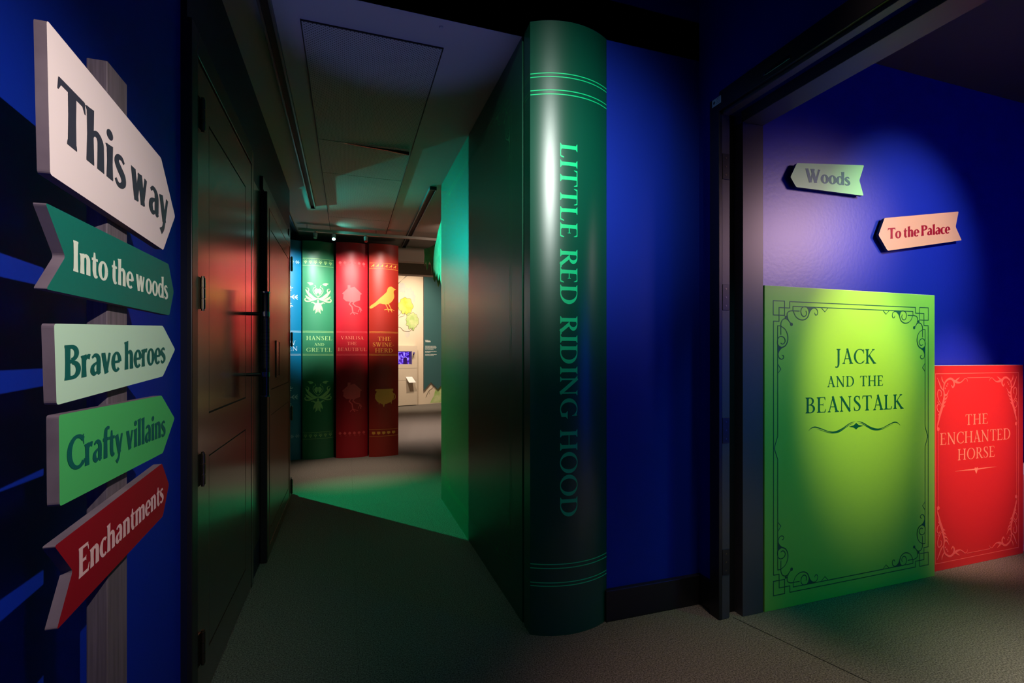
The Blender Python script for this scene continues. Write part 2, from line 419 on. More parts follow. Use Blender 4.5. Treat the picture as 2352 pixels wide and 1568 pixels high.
# blue lobby walls
mk('wall_left', (-.76, -4.2, 0), (-.587, 2.095, 4.1), 'blue', kind=ST)
wl = mk('wall_left', (-.82, 2.095, 0), (-.566, 5.42, 3.084), 'navy', kind=ST)
mk('wall_header', (-.82, 2.30, 3.084), (2.02, 2.42, 4.1), 'blue', kind=ST)
mk('wall_front', (1.303, 2.30, 0), (1.98, 2.44, 3.084), 'blue', kind=ST)
mk('wall_right', (1.90, 2.165, 0), (2.15, 2.30, 4.1), 'blue', kind=ST)
mk('wall_right', (1.90, -.50, 2.72), (2.15, 2.165, 4.1), 'blue', kind=ST)
mk('wall_right', (1.90, -4.2, 0), (2.15, -.50, 4.1), 'blue', kind=ST)
mk('wall_back', (-.8, -4.35, 0), (2.2, -4.2, 4.1), 'blue', kind=ST)
mk('wall_gallery', (2.02, 2.25, 0), (6.6, 2.40, 3.3), 'blue2', kind=ST)
mk('wall_gallery_back', (2.15, -1.1, 0), (6.6, -.95, 3.3), 'blue', kind=ST)
mk('wall_gallery_right', (6.4, -1.1, 0), (6.55, 2.3, 3.3), 'blue', kind=ST)
mk('wall_far', (-4, 7.60, 0), (.60, 7.72, 3.084), 'trimblk', kind=ST)
mk('wall_side', (-4.0, 5.42, 0), (-3.85, 7.60, 3.084), 'black', kind=ST)
mk('wall_side', (4.2, 4.8, 0), (4.35, 13.9, 4.0), 'bulk', kind=ST)
mk('wall_side', (1.3, 4.6, 0), (4.35, 4.75, 3.084), 'bulk', kind=ST)
mk('wall_side', (-.5, 7.73, 0), (-.35, 15.0, 4.0), 'bulk', kind=ST)
mk('baseboard_front', (1.285, 2.272, 0), (1.91, 2.302, .165), 'trimblk', bev=.004, kind=ST)
mk('baseboard_right', (1.882, 2.17, 0), (1.902, 2.28, .165), 'trimblk', bev=.004, kind=ST)
mk('baseboard_left', (-.575, 5.20, 0), (-.545, 5.43, .17), 'trimblk', bev=.004, kind=ST)
# cream wall at the far end, two panels meeting at a soft angle
def slab(name, p, q, z0, z1, th, m, parent=None, kind=None, label=None):
    p, q = Vector(p), Vector(q); d = (q-p).normalized(); n = Vector((-d.y, d.x))
    bm = bmesh.new(); a, b, c, e = p, q, q+n*th, p+n*th
    lo = [bm.verts.new((v.x, v.y, z0)) for v in (a, b, c, e)]; hi = [bm.verts.new((v.x, v.y, z1)) for v in (a, b, c, e)]
    bm.faces.new(lo[::-1]); bm.faces.new(hi)
    for i in range(4): bm.faces.new((lo[i], lo[(i+1)%4], hi[(i+1)%4], hi[i]))
    o = link(name, bm, m, parent, label=label)
    if kind: o['kind'] = kind
    return o
P0, P1, P2 = (-.4, 13.45), (1.85, 14.25), (4.2, 15.15)
we = slab('wall_end', P0, P1, 0, 4.0, .12, 'beige', kind=ST)
we2 = slab('wall_end', P1, P2, 0, 4.0, .12, 'beige', kind=ST)
# bulkheads dropping from the ceiling before the end room
mk('trim_1', (.62, 7.62, 2.86), (4.2, 7.76, 3.2), 'bulk', kind=ST)
mk('trim_2', (.3, 9.0, 2.89), (4.2, 9.2, 4.0), 'bulk', kind=ST)
mk('shadow_strip', (.3, 8.92, 3.10), (4.2, 9.0, 3.13), 'trimblk', kind=ST)  # black strip standing in for the thin shadow line between the bulkheads

slab('trim_7', (1.955, 2.10), (2.25, 1.02), .0002, .0012, .004, 'gap', kind=ST)
# --- ceiling fittings: perforated access panels
def perf():
    m = mat('perforated_panel', (.30, .28, .25), .7); nt = m.node_tree; b = nt.nodes['Principled BSDF']
    g = nt.nodes.new('ShaderNodeNewGeometry'); mp = nt.nodes.new('ShaderNodeMapping'); mp.inputs['Scale'].default_value = (70, 70, 0)
    mp.inputs['Rotation'].default_value = (0, 0, R(45))
    nt.links.new(g.outputs['Position'], mp.inputs[0])
    v = nt.nodes.new('ShaderNodeTexVoronoi'); v.inputs['Randomness'].default_value = 0; v.inputs['Scale'].default_value = 1
    nt.links.new(mp.outputs[0], v.inputs['Vector'])
    r = nt.nodes.new('ShaderNodeValToRGB'); r.color_ramp.elements[0].position = .22; r.color_ramp.elements[1].position = .30
    r.color_ramp.elements[0].color = (.08, .075, .07, 1); r.color_ramp.elements[1].color = (.42, .39, .34, 1)
    nt.links.new(v.outputs['Distance'], r.inputs[0]); nt.links.new(r.outputs[0], b.inputs['Base Color'])
    return m
M['perf'] = perf()
seams = [2.65, 4.05, 4.77, 6.25, 7.05]
cp = root('ceiling_access_panels', (.13, 4.85, 3.084), 'long run of perforated metal panels down the middle of the corridor ceiling', 'ceiling panel')
for a, b in zip(seams, seams[1:]):
    bm = bmesh.new(); box(bm, (-.22, a+.004, 3.0795), (.485, b-.004, 3.0835))
    link('perforated_panel', bm, 'perf', cp)
bm = bmesh.new()
for x in (-.226, .491): box(bm, (x-.0025, 2.642, 3.077), (x+.0025, 7.06, 3.0838))
for y in (2.645, 7.056): box(bm, (-.226, y-.0025, 3.077), (.491, y+.0025, 3.0838))
pieces('panel_frame', bm, 'groove', cp)
# sagging corner of the first panel
bm = bmesh.new()
v = [bm.verts.new(p) for p in ((-.05, 4.05, 3.071), (.47, 4.052, 3.071), (.47, 4.052, 3.042), (.3, 4.05, 3.056))]
bm.faces.new(v); r_ = bmesh.ops.extrude_face_region(bm, geom=bm.faces[:]); bmesh.ops.translate(bm, verts=[e for e in r_['geom'] if isinstance(e, bmesh.types.BMVert)], vec=(0, -.01, 0))
link('panel_lip', bm, 'trimblk', cp)
def track_slot(x, y0, y1, label, wdt=.05, mb='trimgrey'):
    t = root('lighting_track', (x, (y0+y1)/2, 3.084), label, 'light track')
    bm = bmesh.new()
    for s in (-1, 1): box(bm, (x+s*wdt/2-.006, y0, 3.052), (x+s*wdt/2+.006, y1, 3.0838), .001)
    pieces('side_rail', bm, mb, t)
    bm = bmesh.new(); box(bm, (x-wdt/2+.006, y0, 3.074), (x+wdt/2-.006, y1, 3.0836)); link('channel', bm, 'groove', t)
    bm = bmesh.new(); box(bm, (x-wdt/2-.004, y0-.012, 3.05), (x+wdt/2+.004, y0, 3.0838)); box(bm, (x-wdt/2-.004, y1, 3.05), (x+wdt/2+.004, y1+.012, 3.0838)); pieces('end_cap', bm, 'trimblk', t)
    return t
track_slot(-.375, 2.32, 5.88, 'long dark track slot running along the ceiling beside the left wall')
track_slot(.80, 4.85, 7.55, 'recessed track with pale rims on the ceiling right of the perforated panels', .06)
track_slot(-.68, 5.6, 7.4, 'short dark track on the ceiling above the blue book, left of the panels', .05, 'trimblk')
# hanging cross track with three small spotlights
hb = root('hanging_track', (.3, 6.73, 3.0), 'pale track bar hanging across the ceiling in front of the row of books', 'light track')
bm = bmesh.new(); box(bm, (-.60, 6.715, 2.995), (1.9, 6.755, 3.03), .003); link('bar', bm, 'ceil', hb)
bm = bmesh.new()
for x in (-.5, .35, 1.2): cyl(bm, (x, 6.735, 3.03), (x, 6.735, 3.084), .006, 8)
pieces('suspension_rod', bm, 'chrome', hb)
M['lens'] = mat('lit_cyan_lens', (.2, 1, .9), .3, emit=(.35, 1, .92), estr=14)
flat('white_metal', (.55, .55, .52))
def head(x, lit, label):
    h = root('spotlight', (x, 6.735, 2.995), label, 'spotlight')
    bm = bmesh.new(); cyl(bm, (x, 6.735, 2.995), (x, 6.735, 2.968), .012, 12); link('yoke', bm, 'trimgrey', h)
    bm = bmesh.new(); cyl(bm, (x, 6.735, 2.972), (x, 6.70, 2.915), .026, 18, .022); link('housing', bm, 'white_metal', h, True)
    bm = bmesh.new(); cyl(bm, (x, 6.7005, 2.9155), (x, 6.6965, 2.909), .020, 16); link('lens', bm, 'lens' if lit else 'chrome', h)
head(-.40, False, 'small white spotlight over the green book spine with the damask flower')
head(-.178, True, 'small spotlight with a glaring cyan lens, second on the hanging track')
head(.22, False, 'small white spotlight hanging over the bright red spine with the chicken-legged house')
# flush access plates on ceiling
sp_ = root('smoke_detector', (.49, 2.45, 3.084), 'small flat round detector on the ceiling near the header', 'detector')
bm = bmesh.new(); cyl(bm, (.45, 2.48, 3.0835), (.45, 2.48, 3.077), .012, 16, .010); link('housing', bm, 'ceil', sp_)

# ------------------------------------------------------------------ left doors
XD = -.556
def hinge(parent, x, y, z, hgt=.125, leafside=-1):
    bm = bmesh.new(); box(bm, (x, y+leafside*.028, z-hgt/2), (x+.004, y, z+hgt/2)); hp = link('hinge', bm, 'brass', parent)
    bm = bmesh.new()
    for k in range(3):
        a = z-hgt/2+k*hgt/3; cyl(bm, (x+.011, y, a+.0015), (x+.011, y, a+hgt/3-.0015), .0095, 14)
    cyl(bm, (x+.011, y, z-hgt/2-.006), (x+.011, y, z+hgt/2+.006), .006, 12)
    link('knuckle', bm, 'brass', hp, True)
    return hp
def moulding(bm, x, y0, y1, z0, z1, wd=.006, d=.004):
    box(bm, (x, y0, z0), (x+d, y1, z0+wd)); box(bm, (x, y0, z1-wd), (x+d, y1, z1))
    box(bm, (x, y0, z0+wd), (x+d, y0+wd, z1-wd)); box(bm, (x, y1-wd, z0+wd), (x+d, y1, z1-wd))
def door_face(bm, x0, x1, y0, y1, z0, z1, panels, rec=.005, g=.007):
    """leaf whose front at x1 carries V-cut grooves framing each panel"""
    cuts = [(a, b, c, d) for a, b, c, d in panels]
    box(bm, (x0, y0, z0), (x1-rec, y1, z1), mi=1)
    ys = sorted({y0, y1}); 
    a, b = cuts[0][0], cuts[0][1]
    zs = [z0]
    for c in cuts: zs += [c[2], c[3]]
    zs.append(z1)
    box(bm, (x1-rec, y0, z0), (x1, a, z1)); box(bm, (x1-rec, b, z0), (x1, y1, z1))
    for i in range(0, len(zs), 2): box(bm, (x1-rec, a, zs[i]), (x1, b, zs[i+1]))
    for (a, b, c, d) in cuts: box(bm, (x1-rec, a+g, c+g), (x1-.0008, b-g, d-g), .0012)
d1 = root('door_1', (-.58, 2.7, 0), 'tall near door leaf of dark stained wood with a long pull handle', 'door', kind=ST)
bm = bmesh.new(); door_face(bm, -.60, XD, 2.178, 3.29, .012, 2.552, [(2.35, 3.13, .18, .985), (2.35, 3.13, 1.16, 2.37)])
link('leaf', bm, ['wood', 'groove'], d1)
for z in (2.352, 1.648, .955, .251): hinge(d1, XD, 2.215, z)
hx, hy = -.462, 3.175
bm = bmesh.new(); cyl(bm, (hx, hy, 1.17), (hx, hy, 1.775), .022, 24); hb1 = link('pull_handle', bm, 'steel', d1, True)
bm = bmesh.new()
for z in (1.168, 1.775): cyl(bm, (hx, hy, z-.004), (hx, hy, z+.004), .0265, 24)
pieces('end_ring', bm, 'chrome', hb1)
bm = bmesh.new()
for k in range(14): cyl(bm, (hx, hy, 1.33+k*.021), (hx, hy, 1.349+k*.021), .0232, 20)
link('leather_wrap', bm, 'trimblk', hb1)
for z in (1.294, 1.648):
    bm = bmesh.new(); cyl(bm, (XD-.001, hy, z), (hx+.01, hy, z), .0105, 16); link('standoff', bm, 'steel', hb1, True)
    bm = bmesh.new(); cyl(bm, (hx, hy, z-.014), (hx, hy, z+.014), .0245, 24); link('collar', bm, 'chrome', hb1)
# frame round door 1
fr = root('trim_4', (-.58, 2.7, 0), 'black frame around the near door', 'door frame', kind=ST)
bm = bmesh.new(); box(bm, (-.60, 2.096, 0), (XD+.006, 2.172, 2.66), .003); link('jamb', bm, 'trimblk', fr)
bm = bmesh.new(); box(bm, (-.60, 2.172, 2.56), (XD+.006, 3.298, 2.66), .003); link('head', bm, 'trimblk', fr)
bm = bmesh.new(); box(bm, (-.60, 3.298, 0), (XD+.002, 3.36, 2.66), .003); link('jamb', bm, 'wood', fr)
# strip between the leaves
bm = bmesh.new(); box(bm, (-.62, 3.36, .0), (-.572, 3.66, 2.66)); link('mullion', bm, 'trimblk', fr)
bm = bmesh.new(); box(bm, (-.572, 3.40, .19), (-.560, 3.62, 2.50), .003); pieces('side_panel', bm, 'wood', fr)
# door 2, folded open against the wall
d2 = root('door_2', (-.55, 4.4, 0), 'far door leaf of red-brown wood, folded back against the left wall', 'door', kind=ST)
X2 = -.522
bm = bmesh.new(); door_face(bm, -.56, X2, 3.668, 5.06, .012, 2.51, [(3.84, 4.90, .18, .985), (3.84, 4.90, 1.16, 2.30)])
link('leaf', bm, ['wood2', 'groove'], d2)
bm = bmesh.new(); box(bm, (-.5605, 3.650, .01), (X2+.0015, 3.668, 2.514)); link('leaf_edge', bm, 'groove', d2)
for z in (2.28, 1.56, .86, .16): hinge(d2, X2, 5.075, z, .13, 1)
bm = bmesh.new(); box(bm, (X2-.001, 4.07, 1.24), (X2+.004, 4.25, 1.52), .002); pl = link('push_plate', bm, 'wood', d2)
bm = bmesh.new(); moulding(bm, X2+.003, 4.07, 4.25, 1.24, 1.52, .008, .004); pieces('plate_rim', bm, 'wood2', pl)
bm = bmesh.new(); moulding(bm, X2, 3.76, 4.98, .08, 2.43, .005, .003); link('moulding', bm, 'wood2', d2)
mk('trim_5', (-.57, 5.10, 0), (-.535, 5.18, 2.62), 'trimblk', bev=.003, kind=ST)
mk('trim_6', (-.568, 3.66, 2.53), (-.545, 5.18, 2.62), 'trimblk', bev=.003, kind=ST)

# ------------------------------------------------------------------ signpost
def fX(X):                                    # plane facing +X: (y, z, depth)
    return lambda u, v, o: (X+o, u, v)
flat('cream_board', (.80, .69, .66), .55, .25); flat('teal_board', (.004, .15, .11), .55, .25); flat('mint_board', (.52, .78, .56), .55, .25)
flat('green_board', (.07, .50, .13), .55, .25); flat('crimson_board', (.27, .002, .012), .55, .25)
flat('slate_ink', (.035, .035, .055)); flat('pale_ink', (.72, .82, .66)); flat('teal_ink', (.0, .115, .095)); flat('pink_ink', (.82, .52, .50))
M['board_edge'] = mat('painted_board_edge', (.22, .17, .19), .6, noise=((.16, .12, .14), 8, .4, .6, (1, 1, 1)))
M['post'] = mat('grey_painted_post', (.15, .12, .14), .6, noise=((.10, .08, .09), 6, .35, .65, (30, 30, 1)))
sg = root('signpost', (-.45, 1.17, 0), 'grey wooden signpost with five arrow boards in front of the blue wall at left', 'signpost')
bm = bmesh.new()
box(bm, (-.470, 1.130, 0), (-.4365, 1.218, 1.965), .002)
link('post', bm, 'post', sg)
XB = -.42
boards = [
 ('cream board pointing right, topmost', 'cream_board', 'slate_ink', [(.8963,1.8942),(1.3582,1.8688),(1.4561,1.7573),(1.3726,1.6544),(.9051,1.6703)],
   ('This way', .9234, 1.403, 1.7355, .0925, -.034)),
 ('dark teal board with a notched tail', 'teal_board', 'pale_ink', [(.893,1.6247),(1.4084,1.6274),(1.4463,1.5635),(1.4145,1.5013),(.8952,1.4983),(.9463,1.5554)],
   ('Into the woods', .968, 1.402, 1.5372, .050, .004)),
 ('pale mint board, middle of the five', 'mint_board', 'teal_ink', [(.9153,1.4492),(1.3697,1.4728),(1.4561,1.4178),(1.3697,1.3522),(.9222,1.3259)],
   ('Brave heroes', .943, 1.385, 1.3622, .055, .053)),
 ('bright green board, fourth from the top', 'green_board', 'teal_ink', [(.9281,1.3101),(1.3611,1.3071),(1.4528,1.2423),(1.3697,1.1691),(.9305,1.1695)],
   ('Crafty villains', .950, 1.385, 1.2166, .056, -.018)),
 ('crimson board with a notched tail, lowest', 'crimson_board', 'pink_ink', [(.9164,1.1138),(1.3639,1.1454),(1.4114,1.0839),(1.3697,1.0183),(.9222,.9841),(.9679,1.0556)],
   ('Enchantments', .985, 1.373, 1.0340, .050, .052)),
]
for lab, m1, m2, pts, (s, x0, x1, y0, h, sl) in boards:
    bm = bmesh.new(); plate(bm, round_poly(pts, .006), fX(XB), 0, -.0155, 0, 1)
    b_ = link('sign_board', bm, [m1, 'board_edge'], sg, label=lab)
    g = text(s, x0, x1, y0, h, low, track=-.005, slope=sl)
    link('lettering', g.mesh(fX(XB), .0006), m2, b_)

# ------------------------------------------------------------------ the tall green book (doorway)
XC = .867
def cover_mat():
    m = mat('dark_green_cover', (.004, .10, .052), .34, spec=.5, bump=.003, bscale=900); return m
M['cover'] = cover_mat()
M['spine'] = mat('green_spine', (.002, .10, .055), .31, spec=.6, bump=.006, bscale=500, coat=0, coatr=.36)
flat('green_foil', (.01, .88, .32), .4)
flat('dim_green_foil', (.02, .26, .10), .4)
gb = root('giant_green_book', (1.08, 2.3, 0), 'ceiling-high green storybook with curved spine forming the right side of the passage', 'book')
HB = 3.082
bm = bmesh.new(); box(bm, (XC, 2.415, 0), (XC+.10, 4.77, HB)); cov = link('cover', bm, 'cover', gb)
bm = bmesh.new(); box(bm, (XC+.008, 2.385, 0), (XC+.05, 2.415, HB)); link('hinge_groove', bm, 'groove', gb)
bm = bmesh.new(); box(bm, (XC+.101, 2.45, 0), (1.32, 4.58, 3.07)); link('page_block', bm, 'trimblk', gb)
# spine arc
cxs, cys, rs = 1.0835, 2.643, .409                     # centre and radius of the arc seen from above
a0 = math.atan2(2.295-cys, .867-cxs); a1 = math.atan2(2.295-cys, 1.30-cxs)
def spy(x): return cys-math.sqrt(max(1e-6, rs*rs-(x-cxs)**2))
N = 36
def spine_pt(x): return (x, spy(x))
prof = [(XC, 2.385)]+[spine_pt(.867+(1.30-.867)*k/N) for k in range(N+1)]+[(1.30, 2.4), (.98, 2.40)]
bm = bmesh.new()
lo = [bm.verts.new((x, y, 0)) for x, y in prof]; hi = [bm.verts.new((x, y, HB)) for x, y in prof]
for k in range(len(prof)):
    n2 = (k+1) % len(prof); bm.faces.new((lo[k], lo[n2], hi[n2], hi[k]))
bm.faces.new(lo[::-1]); bm.faces.new(hi)
spn = link('spine', bm, 'spine', gb)
for p in spn.data.polygons:
    c = p.center
    if abs(p.normal.z) < .5 and c.y+2.3 < 2.3: p.use_smooth = True
def fS(x, z, o):
    y = spy(x); nx, ny = (x-cxs)/rs, (y-cys)/rs
    return (x+nx*o, y+ny*o, z)
g = Ink()
zb = ((2.818, 2.800), (2.733, 2.713), (.358, .338), (.266, .249))
for pr in zb:
    for z in pr:
        g = Ink(); g.line([(.868, z), (1.299, z)], .0052); link('gilt_rule', g.mesh(fS, .0008, maxseg=.012), 'green_foil', spn)
g = Ink()
for pr in zb:
    for z in pr:
        g = Ink(); g.line([(2.298, z), (2.384, z)], .005); link('gilt_rule', g.mesh(lambda u, v, o: (XC-o, u, v), .0008), 'dim_green_foil', spn)
t_ = text('LITTLE RED RIDING HOOD', 0, 1.875, 0, .092, cap, track=.045, w=.15, t=.05)
g = Ink(); g.add(t_, lambda u, v: (1.007+v, 2.470-u))
link('lettering', g.mesh(fS, .0008, maxseg=.02), 'green_foil', spn)
# cover frame print (faint), same corner scrollwork as the green cover in the gallery
def corner():
    g = Ink(); W = .0045
    tr = lambda p: (p[1]-.017, p[0]+.016)
    g.path([(.061,.081),(.142,.081),(.142,.160),(.061,.160)], W, True)
    g.path([(.062,.40),(.062,.194),(.102,.194),(.102,.118),(.180,.118),(.180,.082),(.60,.082)], W)
    g.path([(.60,.108),(.203,.108),(.203,.130)], W); g.path([(.092,.60),(.092,.219),(.114,.219)], W)
    c1 = [(.203,.13),(.222,.163),(.252,.180),(.285,.181),(.312,.165),(.326,.135),(.342,.117),(.362,.112),(.381,.120),(.388,.137),(.381,.151),(.369,.150),(.365,.139)]
    c2 = [(.333,.122),(.312,.109),(.288,.107),(.268,.116),(.261,.134),(.268,.154),(.283,.163),(.298,.157),(.304,.143),(.298,.130)]
    tri = [(.303,.110),(.345,.110),(.332,.122),(.322,.142),(.314,.120)]
    v3 = [(.416,.110),(.443,.132),(.466,.110)]
    for f in (lambda p: p, tr):
        g.curve([f(p) for p in c1], [W, W*.9, W*1.3, W*1.3, W*1.6, W*2, W, W, W, W, W*.8], 6)
        g.curve([f(p) for p in c2], [W*.8, W, W*1.2, W], 6); g.poly([f(p) for p in tri]); g.line([f(p) for p in v3], W*.8)
    g.curve([(.251,.133),(.215,.133),(.185,.134),(.166,.142),(.160,.156),(.168,.184),(.190,.207)], W*1.1, 6); g.disc((.192,.209), .0095)
    g.curve([(.168,.184),(.150,.178),(.130,.183),(.118,.198),(.115,.215),(.115,.268)], W*1.1, 6); g.disc((.151,.169), .0075)
    return g
def scroll_frame(W_, H_):
    """frame print for a cover W_ wide, H_ tall; origin at its lower left"""
    c = corner(); g = Ink()
    for fx in (0, 1):
        for fy in (0, 1):
            g.add(c, lambda x, y, fx=fx, fy=fy: (W_-x if fx else x, y if fy else H_-y))
    w_ = .0045
    for y in (.082, H_-.082): g.line([(.6, y), (W_-.6, y)], w_)
    for y in (.108, H_-.108): g.line([(.6, y), (W_-.6, y)], w_)
    for s in (0, 1):
        X = lambda x: W_-x if s else x
        g.line([(X(.062), .40), (X(.062), H_-.40)], w_)
        m = H_/2
        g.path([(X(.092), .6), (X(.092), m-.064), (X(.066), m), (X(.092), m+.064), (X(.092), H_-.6)], w_)
    return g
fr_ = scroll_frame(1.385*1.55, 1.788*1.6)
g = Ink(); Wc, Hc = 1.385*1.55, 1.788*1.6
g.add(fr_, lambda x, y: (2.53+x*(4.68-2.53)/Wc, .10+y*(2.98-.10)/Hc))
link('border_print', g.mesh(lambda u, v, o: (XC-o, u, v), .0008), 'dim_green_foil', cov)

# ------------------------------------------------------------------ right doorway frame
rf = root('door_frame', (1.98, 2.1, 0), 'black and grey steel frame of the wide doorway at right, with hinge plates', 'door frame')
rf['kind'] = ST; rf.name = 'door_3'
YJ = 2.10
def part(n, a, b, m, bev=.002, p=rf, label=None): return mk(n, a, b, m, p, bev, label)
part('architrave', (1.862, 2.10, 0), (1.884, 2.170, 2.78), 'trimblk')
jl = part('jamb', (1.884, 2.102, 0), (1.930, 2.165, 2.69), 'trimgrey')
part('channel', (1.930, 2.150, 0), (2.010, 2.165, 2.74), 'groove', 0)
part('channel', (1.9305, 2.112, 0), (1.942, 2.150, 2.72), 'trimgrey', 0)
part('jamb', (2.010, 2.090, 0), (2.150, 2.165, 2.66), 'trimgrey')
part('jamb', (2.150, 2.10, 0), (2.156, 2.25, 2.66), 'trimblk', 0)
for z in (2.41, 1.714, 1.006, .305):
    bm = bmesh.new(); box(bm, (1.884, 2.098, z-.068), (1.929, 2.1021, z+.068), .001); hp = link('hinge_plate', bm, 'trimblk', rf)
    bm = bmesh.new()
    for dz in (-.045, 0, .045): cyl(bm, (1.906, 2.0985, z+dz), (1.906, 2.0965, z+dz), .0045, 10)
    pieces('screw', bm, 'brass', hp)
# head: runs towards the camera over the opening
part('architrave', (1.862, -.5, 2.70), (1.884, 2.10, 2.80), 'trimblk')
part('head', (1.884, -.5, 2.685), (1.930, 2.10, 2.74), 'trimgrey')
part('head_channel', (1.930, -.5, 2.725), (2.010, 2.10, 2.74), 'groove', 0)
part('head_seal', (1.946, -.5, 2.70), (1.952, 2.10, 2.725), 'trimgrey', 0)
part('head', (2.010, -.5, 2.66), (2.150, 2.10, 2.74), 'trimgrey')
part('jamb', (1.884, -.56, 0), (2.15, -.50, 2.74), 'trimgrey')
# closer arm and sticker
bm = bmesh.new(); box(bm, (1.858, 1.66, 2.722), (1.862, 1.80, 2.742), .001); dc = link('door_closer_bracket', bm, 'chrome', rf)
bm = bmesh.new(); cyl(bm, (1.856, 1.80, 2.730), (1.862, 1.80, 2.730), .008, 12); cyl(bm, (1.856, 1.69, 2.733), (1.862, 1.69, 2.733), .005, 12); pieces('screw', bm, 'chrome', dc)
flat('sticker_teal', (.55, .85, .80)); flat('sticker_ink', (.05, .12, .12))
bm = bmesh.new(); box(bm, (1.8605, 2.085, 2.738), (1.862, 2.150, 2.776)); stk = link('sticker', bm, 'sticker_teal', rf, label='small pale teal maker sticker')
g = Ink()
for i in range(4): g.line([(2.120-(.03 if i % 2 else .026), 2.746+i*.008), (2.118, 2.746+i*.008)], .002)
g.disc((2.134, 2.757), .008)
link('sticker_print', g.mesh(lambda u, v, o: (1.8605-o, u, v), .0004), 'sticker_ink', stk)

# ------------------------------------------------------------------ gallery: standing book covers
def fYm(Y): return lambda u, v, o: (u, Y-o, v)
M['jack'] = mat('lime_green_cover', (.28, .60, .08), .45, spec=.35)
flat('bottle_ink', (.0, .085, .055), .45)
flat('white_edge', (.75, .75, .68))
jb = root('green_book_cover', (2.85, 2.12, 0), 'tall bright green book cover with dark scrollwork border standing by the doorway', 'book cover')
JX0, JX1, JH, JY = 2.160, 3.545, 1.788, 2.09
bm = bmesh.new(); box(bm, (JX0, JY, 0), (JX1, JY+.05, JH), .0015); jc = link('panel', bm, 'jack', jb)
bm = bmesh.new(); box(bm, (JX0+.002, JY+.0015, JH), (JX1-.002, JY+.045, JH+.0012)); link('top_edge', bm, 'white_edge', jb)
g = Ink(); g.add(scroll_frame(JX1-JX0, JH), lambda x, y: (JX0+x, y))
link('border_print', g.mesh(fYm(JY), .0008), 'bottle_ink', jc)
for g in (text('JACK', 2.683, 3.020, 1.3563, .087, cap, .05), text('AND THE', 2.6216, 3.0775, 1.2222, .062, cap, .08), text('BEANSTALK', 2.455, 3.259, 1.0768, .089, cap, .05)):
    link('lettering', g.mesh(fYm(JY), .0008), 'bottle_ink', jc)
g = Ink(); cx_ = 2.852
for s in (-1, 1):
    g.curve([(cx_+s*x, z) for x, z in ((.376, .975), (.355, .990), (.325, .996), (.28, .985), (.22, .966), (.17, .961), (.115, .976), (.06, 1.002), (.03, 1.011), (.008, 1.013))], [.001, .004, .007, .005, .004, .008, .007, .005, .003, .001])
    g.curve([(cx_+s*x, z) for x, z in ((.31, .985), (.26, .970), (.20, .956), (.14, .960), (.09, .980), (.05, .998), (.02, 1.004))], [.001, .002, .004, .006, .004, .003, .001])
g.curve([(cx_-.058, .986), (cx_-.018, .992), (cx_, 1.004)], .001)
g.poly([(cx_-.06, .986), (cx_-.02, .993), (cx_, 1.006), (cx_+.02, .993), (cx_+.06, .986), (cx_+.02, .980), (cx_, .967), (cx_-.02, .980)])
link('flourish_print', g.mesh(fYm(JY), .0008), 'bottle_ink', jc)

M['redcov'] = mat('bright_red_cover', (.66, .022, .022), .45, spec=.35)
flat('coral_ink', (.95, .13, .10), .45); flat('salmon_ink', (.98, .26, .16), .45)
rb = root('red_book_cover', (4.1, 2.16, 0), 'lower bright red book cover with coral acanthus corners, right of the green one', 'book cover')
RX0, RX1, RH, RY = 3.562, 4.549, 1.338, 2.13
bm = bmesh.new(); box(bm, (RX0, RY, 0), (RX1, RY+.05, RH), .0015); rc = link('panel', bm, 'redcov', rb)
bm = bmesh.new(); box(bm, (RX0+.002, RY+.0015, RH), (RX1-.002, RY+.045, RH+.0012)); link('top_edge', bm, 'white_edge', rb)
for g in (text('THE', 3.918, 4.152, .9395, .071, cap, .08), text('ENCHANTED', 3.664, 4.399, .8195, .078, cap, .05), text('HORSE', 3.840, 4.226, .708, .075, cap, .05)):
    link('lettering', g.mesh(fYm(RY), .0008), 'salmon_ink', rc)
g = Ink()
for s in (-1, 1): g.line([(4.03+s*.218, .637), (4.03+s*.12, .638), (4.03+s*.014, .636)], [.001, .005, .009])
g.poly([(4.012, .644), (4.02, .650), (4.03, .643), (4.04, .650), (4.048, .644), (4.042, .625), (4.03, .604), (4.018, .625)])
link('flourish_print', g.mesh(fYm(RY), .0008), 'salmon_ink', rc)
def acanthus():
    """corner leafwork, origin at the frame corner, x inwards, y down"""
    g = Ink()
    g.curve([(.02,.33),(.035,.27),(.065,.20),(.08,.14),(.075,.09),(.09,.05),(.13,.028),(.165,.035),(.18,.065),(.165,.085),(.15,.07)], [.004,.02,.022,.014,.010,.012,.014,.016,.014,.012,.006])
    g.curve([(.08,.11),(.05,.085),(.03,.05),(.012,.02)], [.006,.012,.010,.004]); g.curve([(.06,.20),(.03,.17),(.015,.13),(.025,.10),(.05,.11),(.052,.135),(.04,.14)], [.004,.008,.008,.008,.007,.006,.004])
    g.curve([(.05,.25),(.018,.235),(.01,.205),(.03,.19),(.042,.205)], [.004,.008,.009,.007,.005])
    for a, b in (((.075,.13),(.13,.10)),((.07,.155),(.12,.135)),((.065,.18),(.10,.17)),((.06,.205),(.09,.20))): g.curve([a, ((a[0]+b[0])/2, a[1]+.004), b], [.016,.012,.002], 5)
    g.curve([(.165,.035),(.20,.05),(.24,.055),(.27,.04),(.29,.028),(.31,.035),(.315,.05)], [.012,.018,.008,.006,.005,.005,.004])
    g.curve([(.19,.045),(.215,.03),(.235,.02)], [.012,.010,.002]); g.curve([(.08,.06),(.06,.035),(.055,.012)], [.006,.012,.003])
    g.curve([(.02,.30),(.012,.34),(.018,.365)], [.006,.006,.008]); g.disc((.022,.355), .013)
    for p in ((.105,.075),(.115,.062),(.02,.18),(.025,.26),(.09,.09)): g.disc(p, .006)
    return g
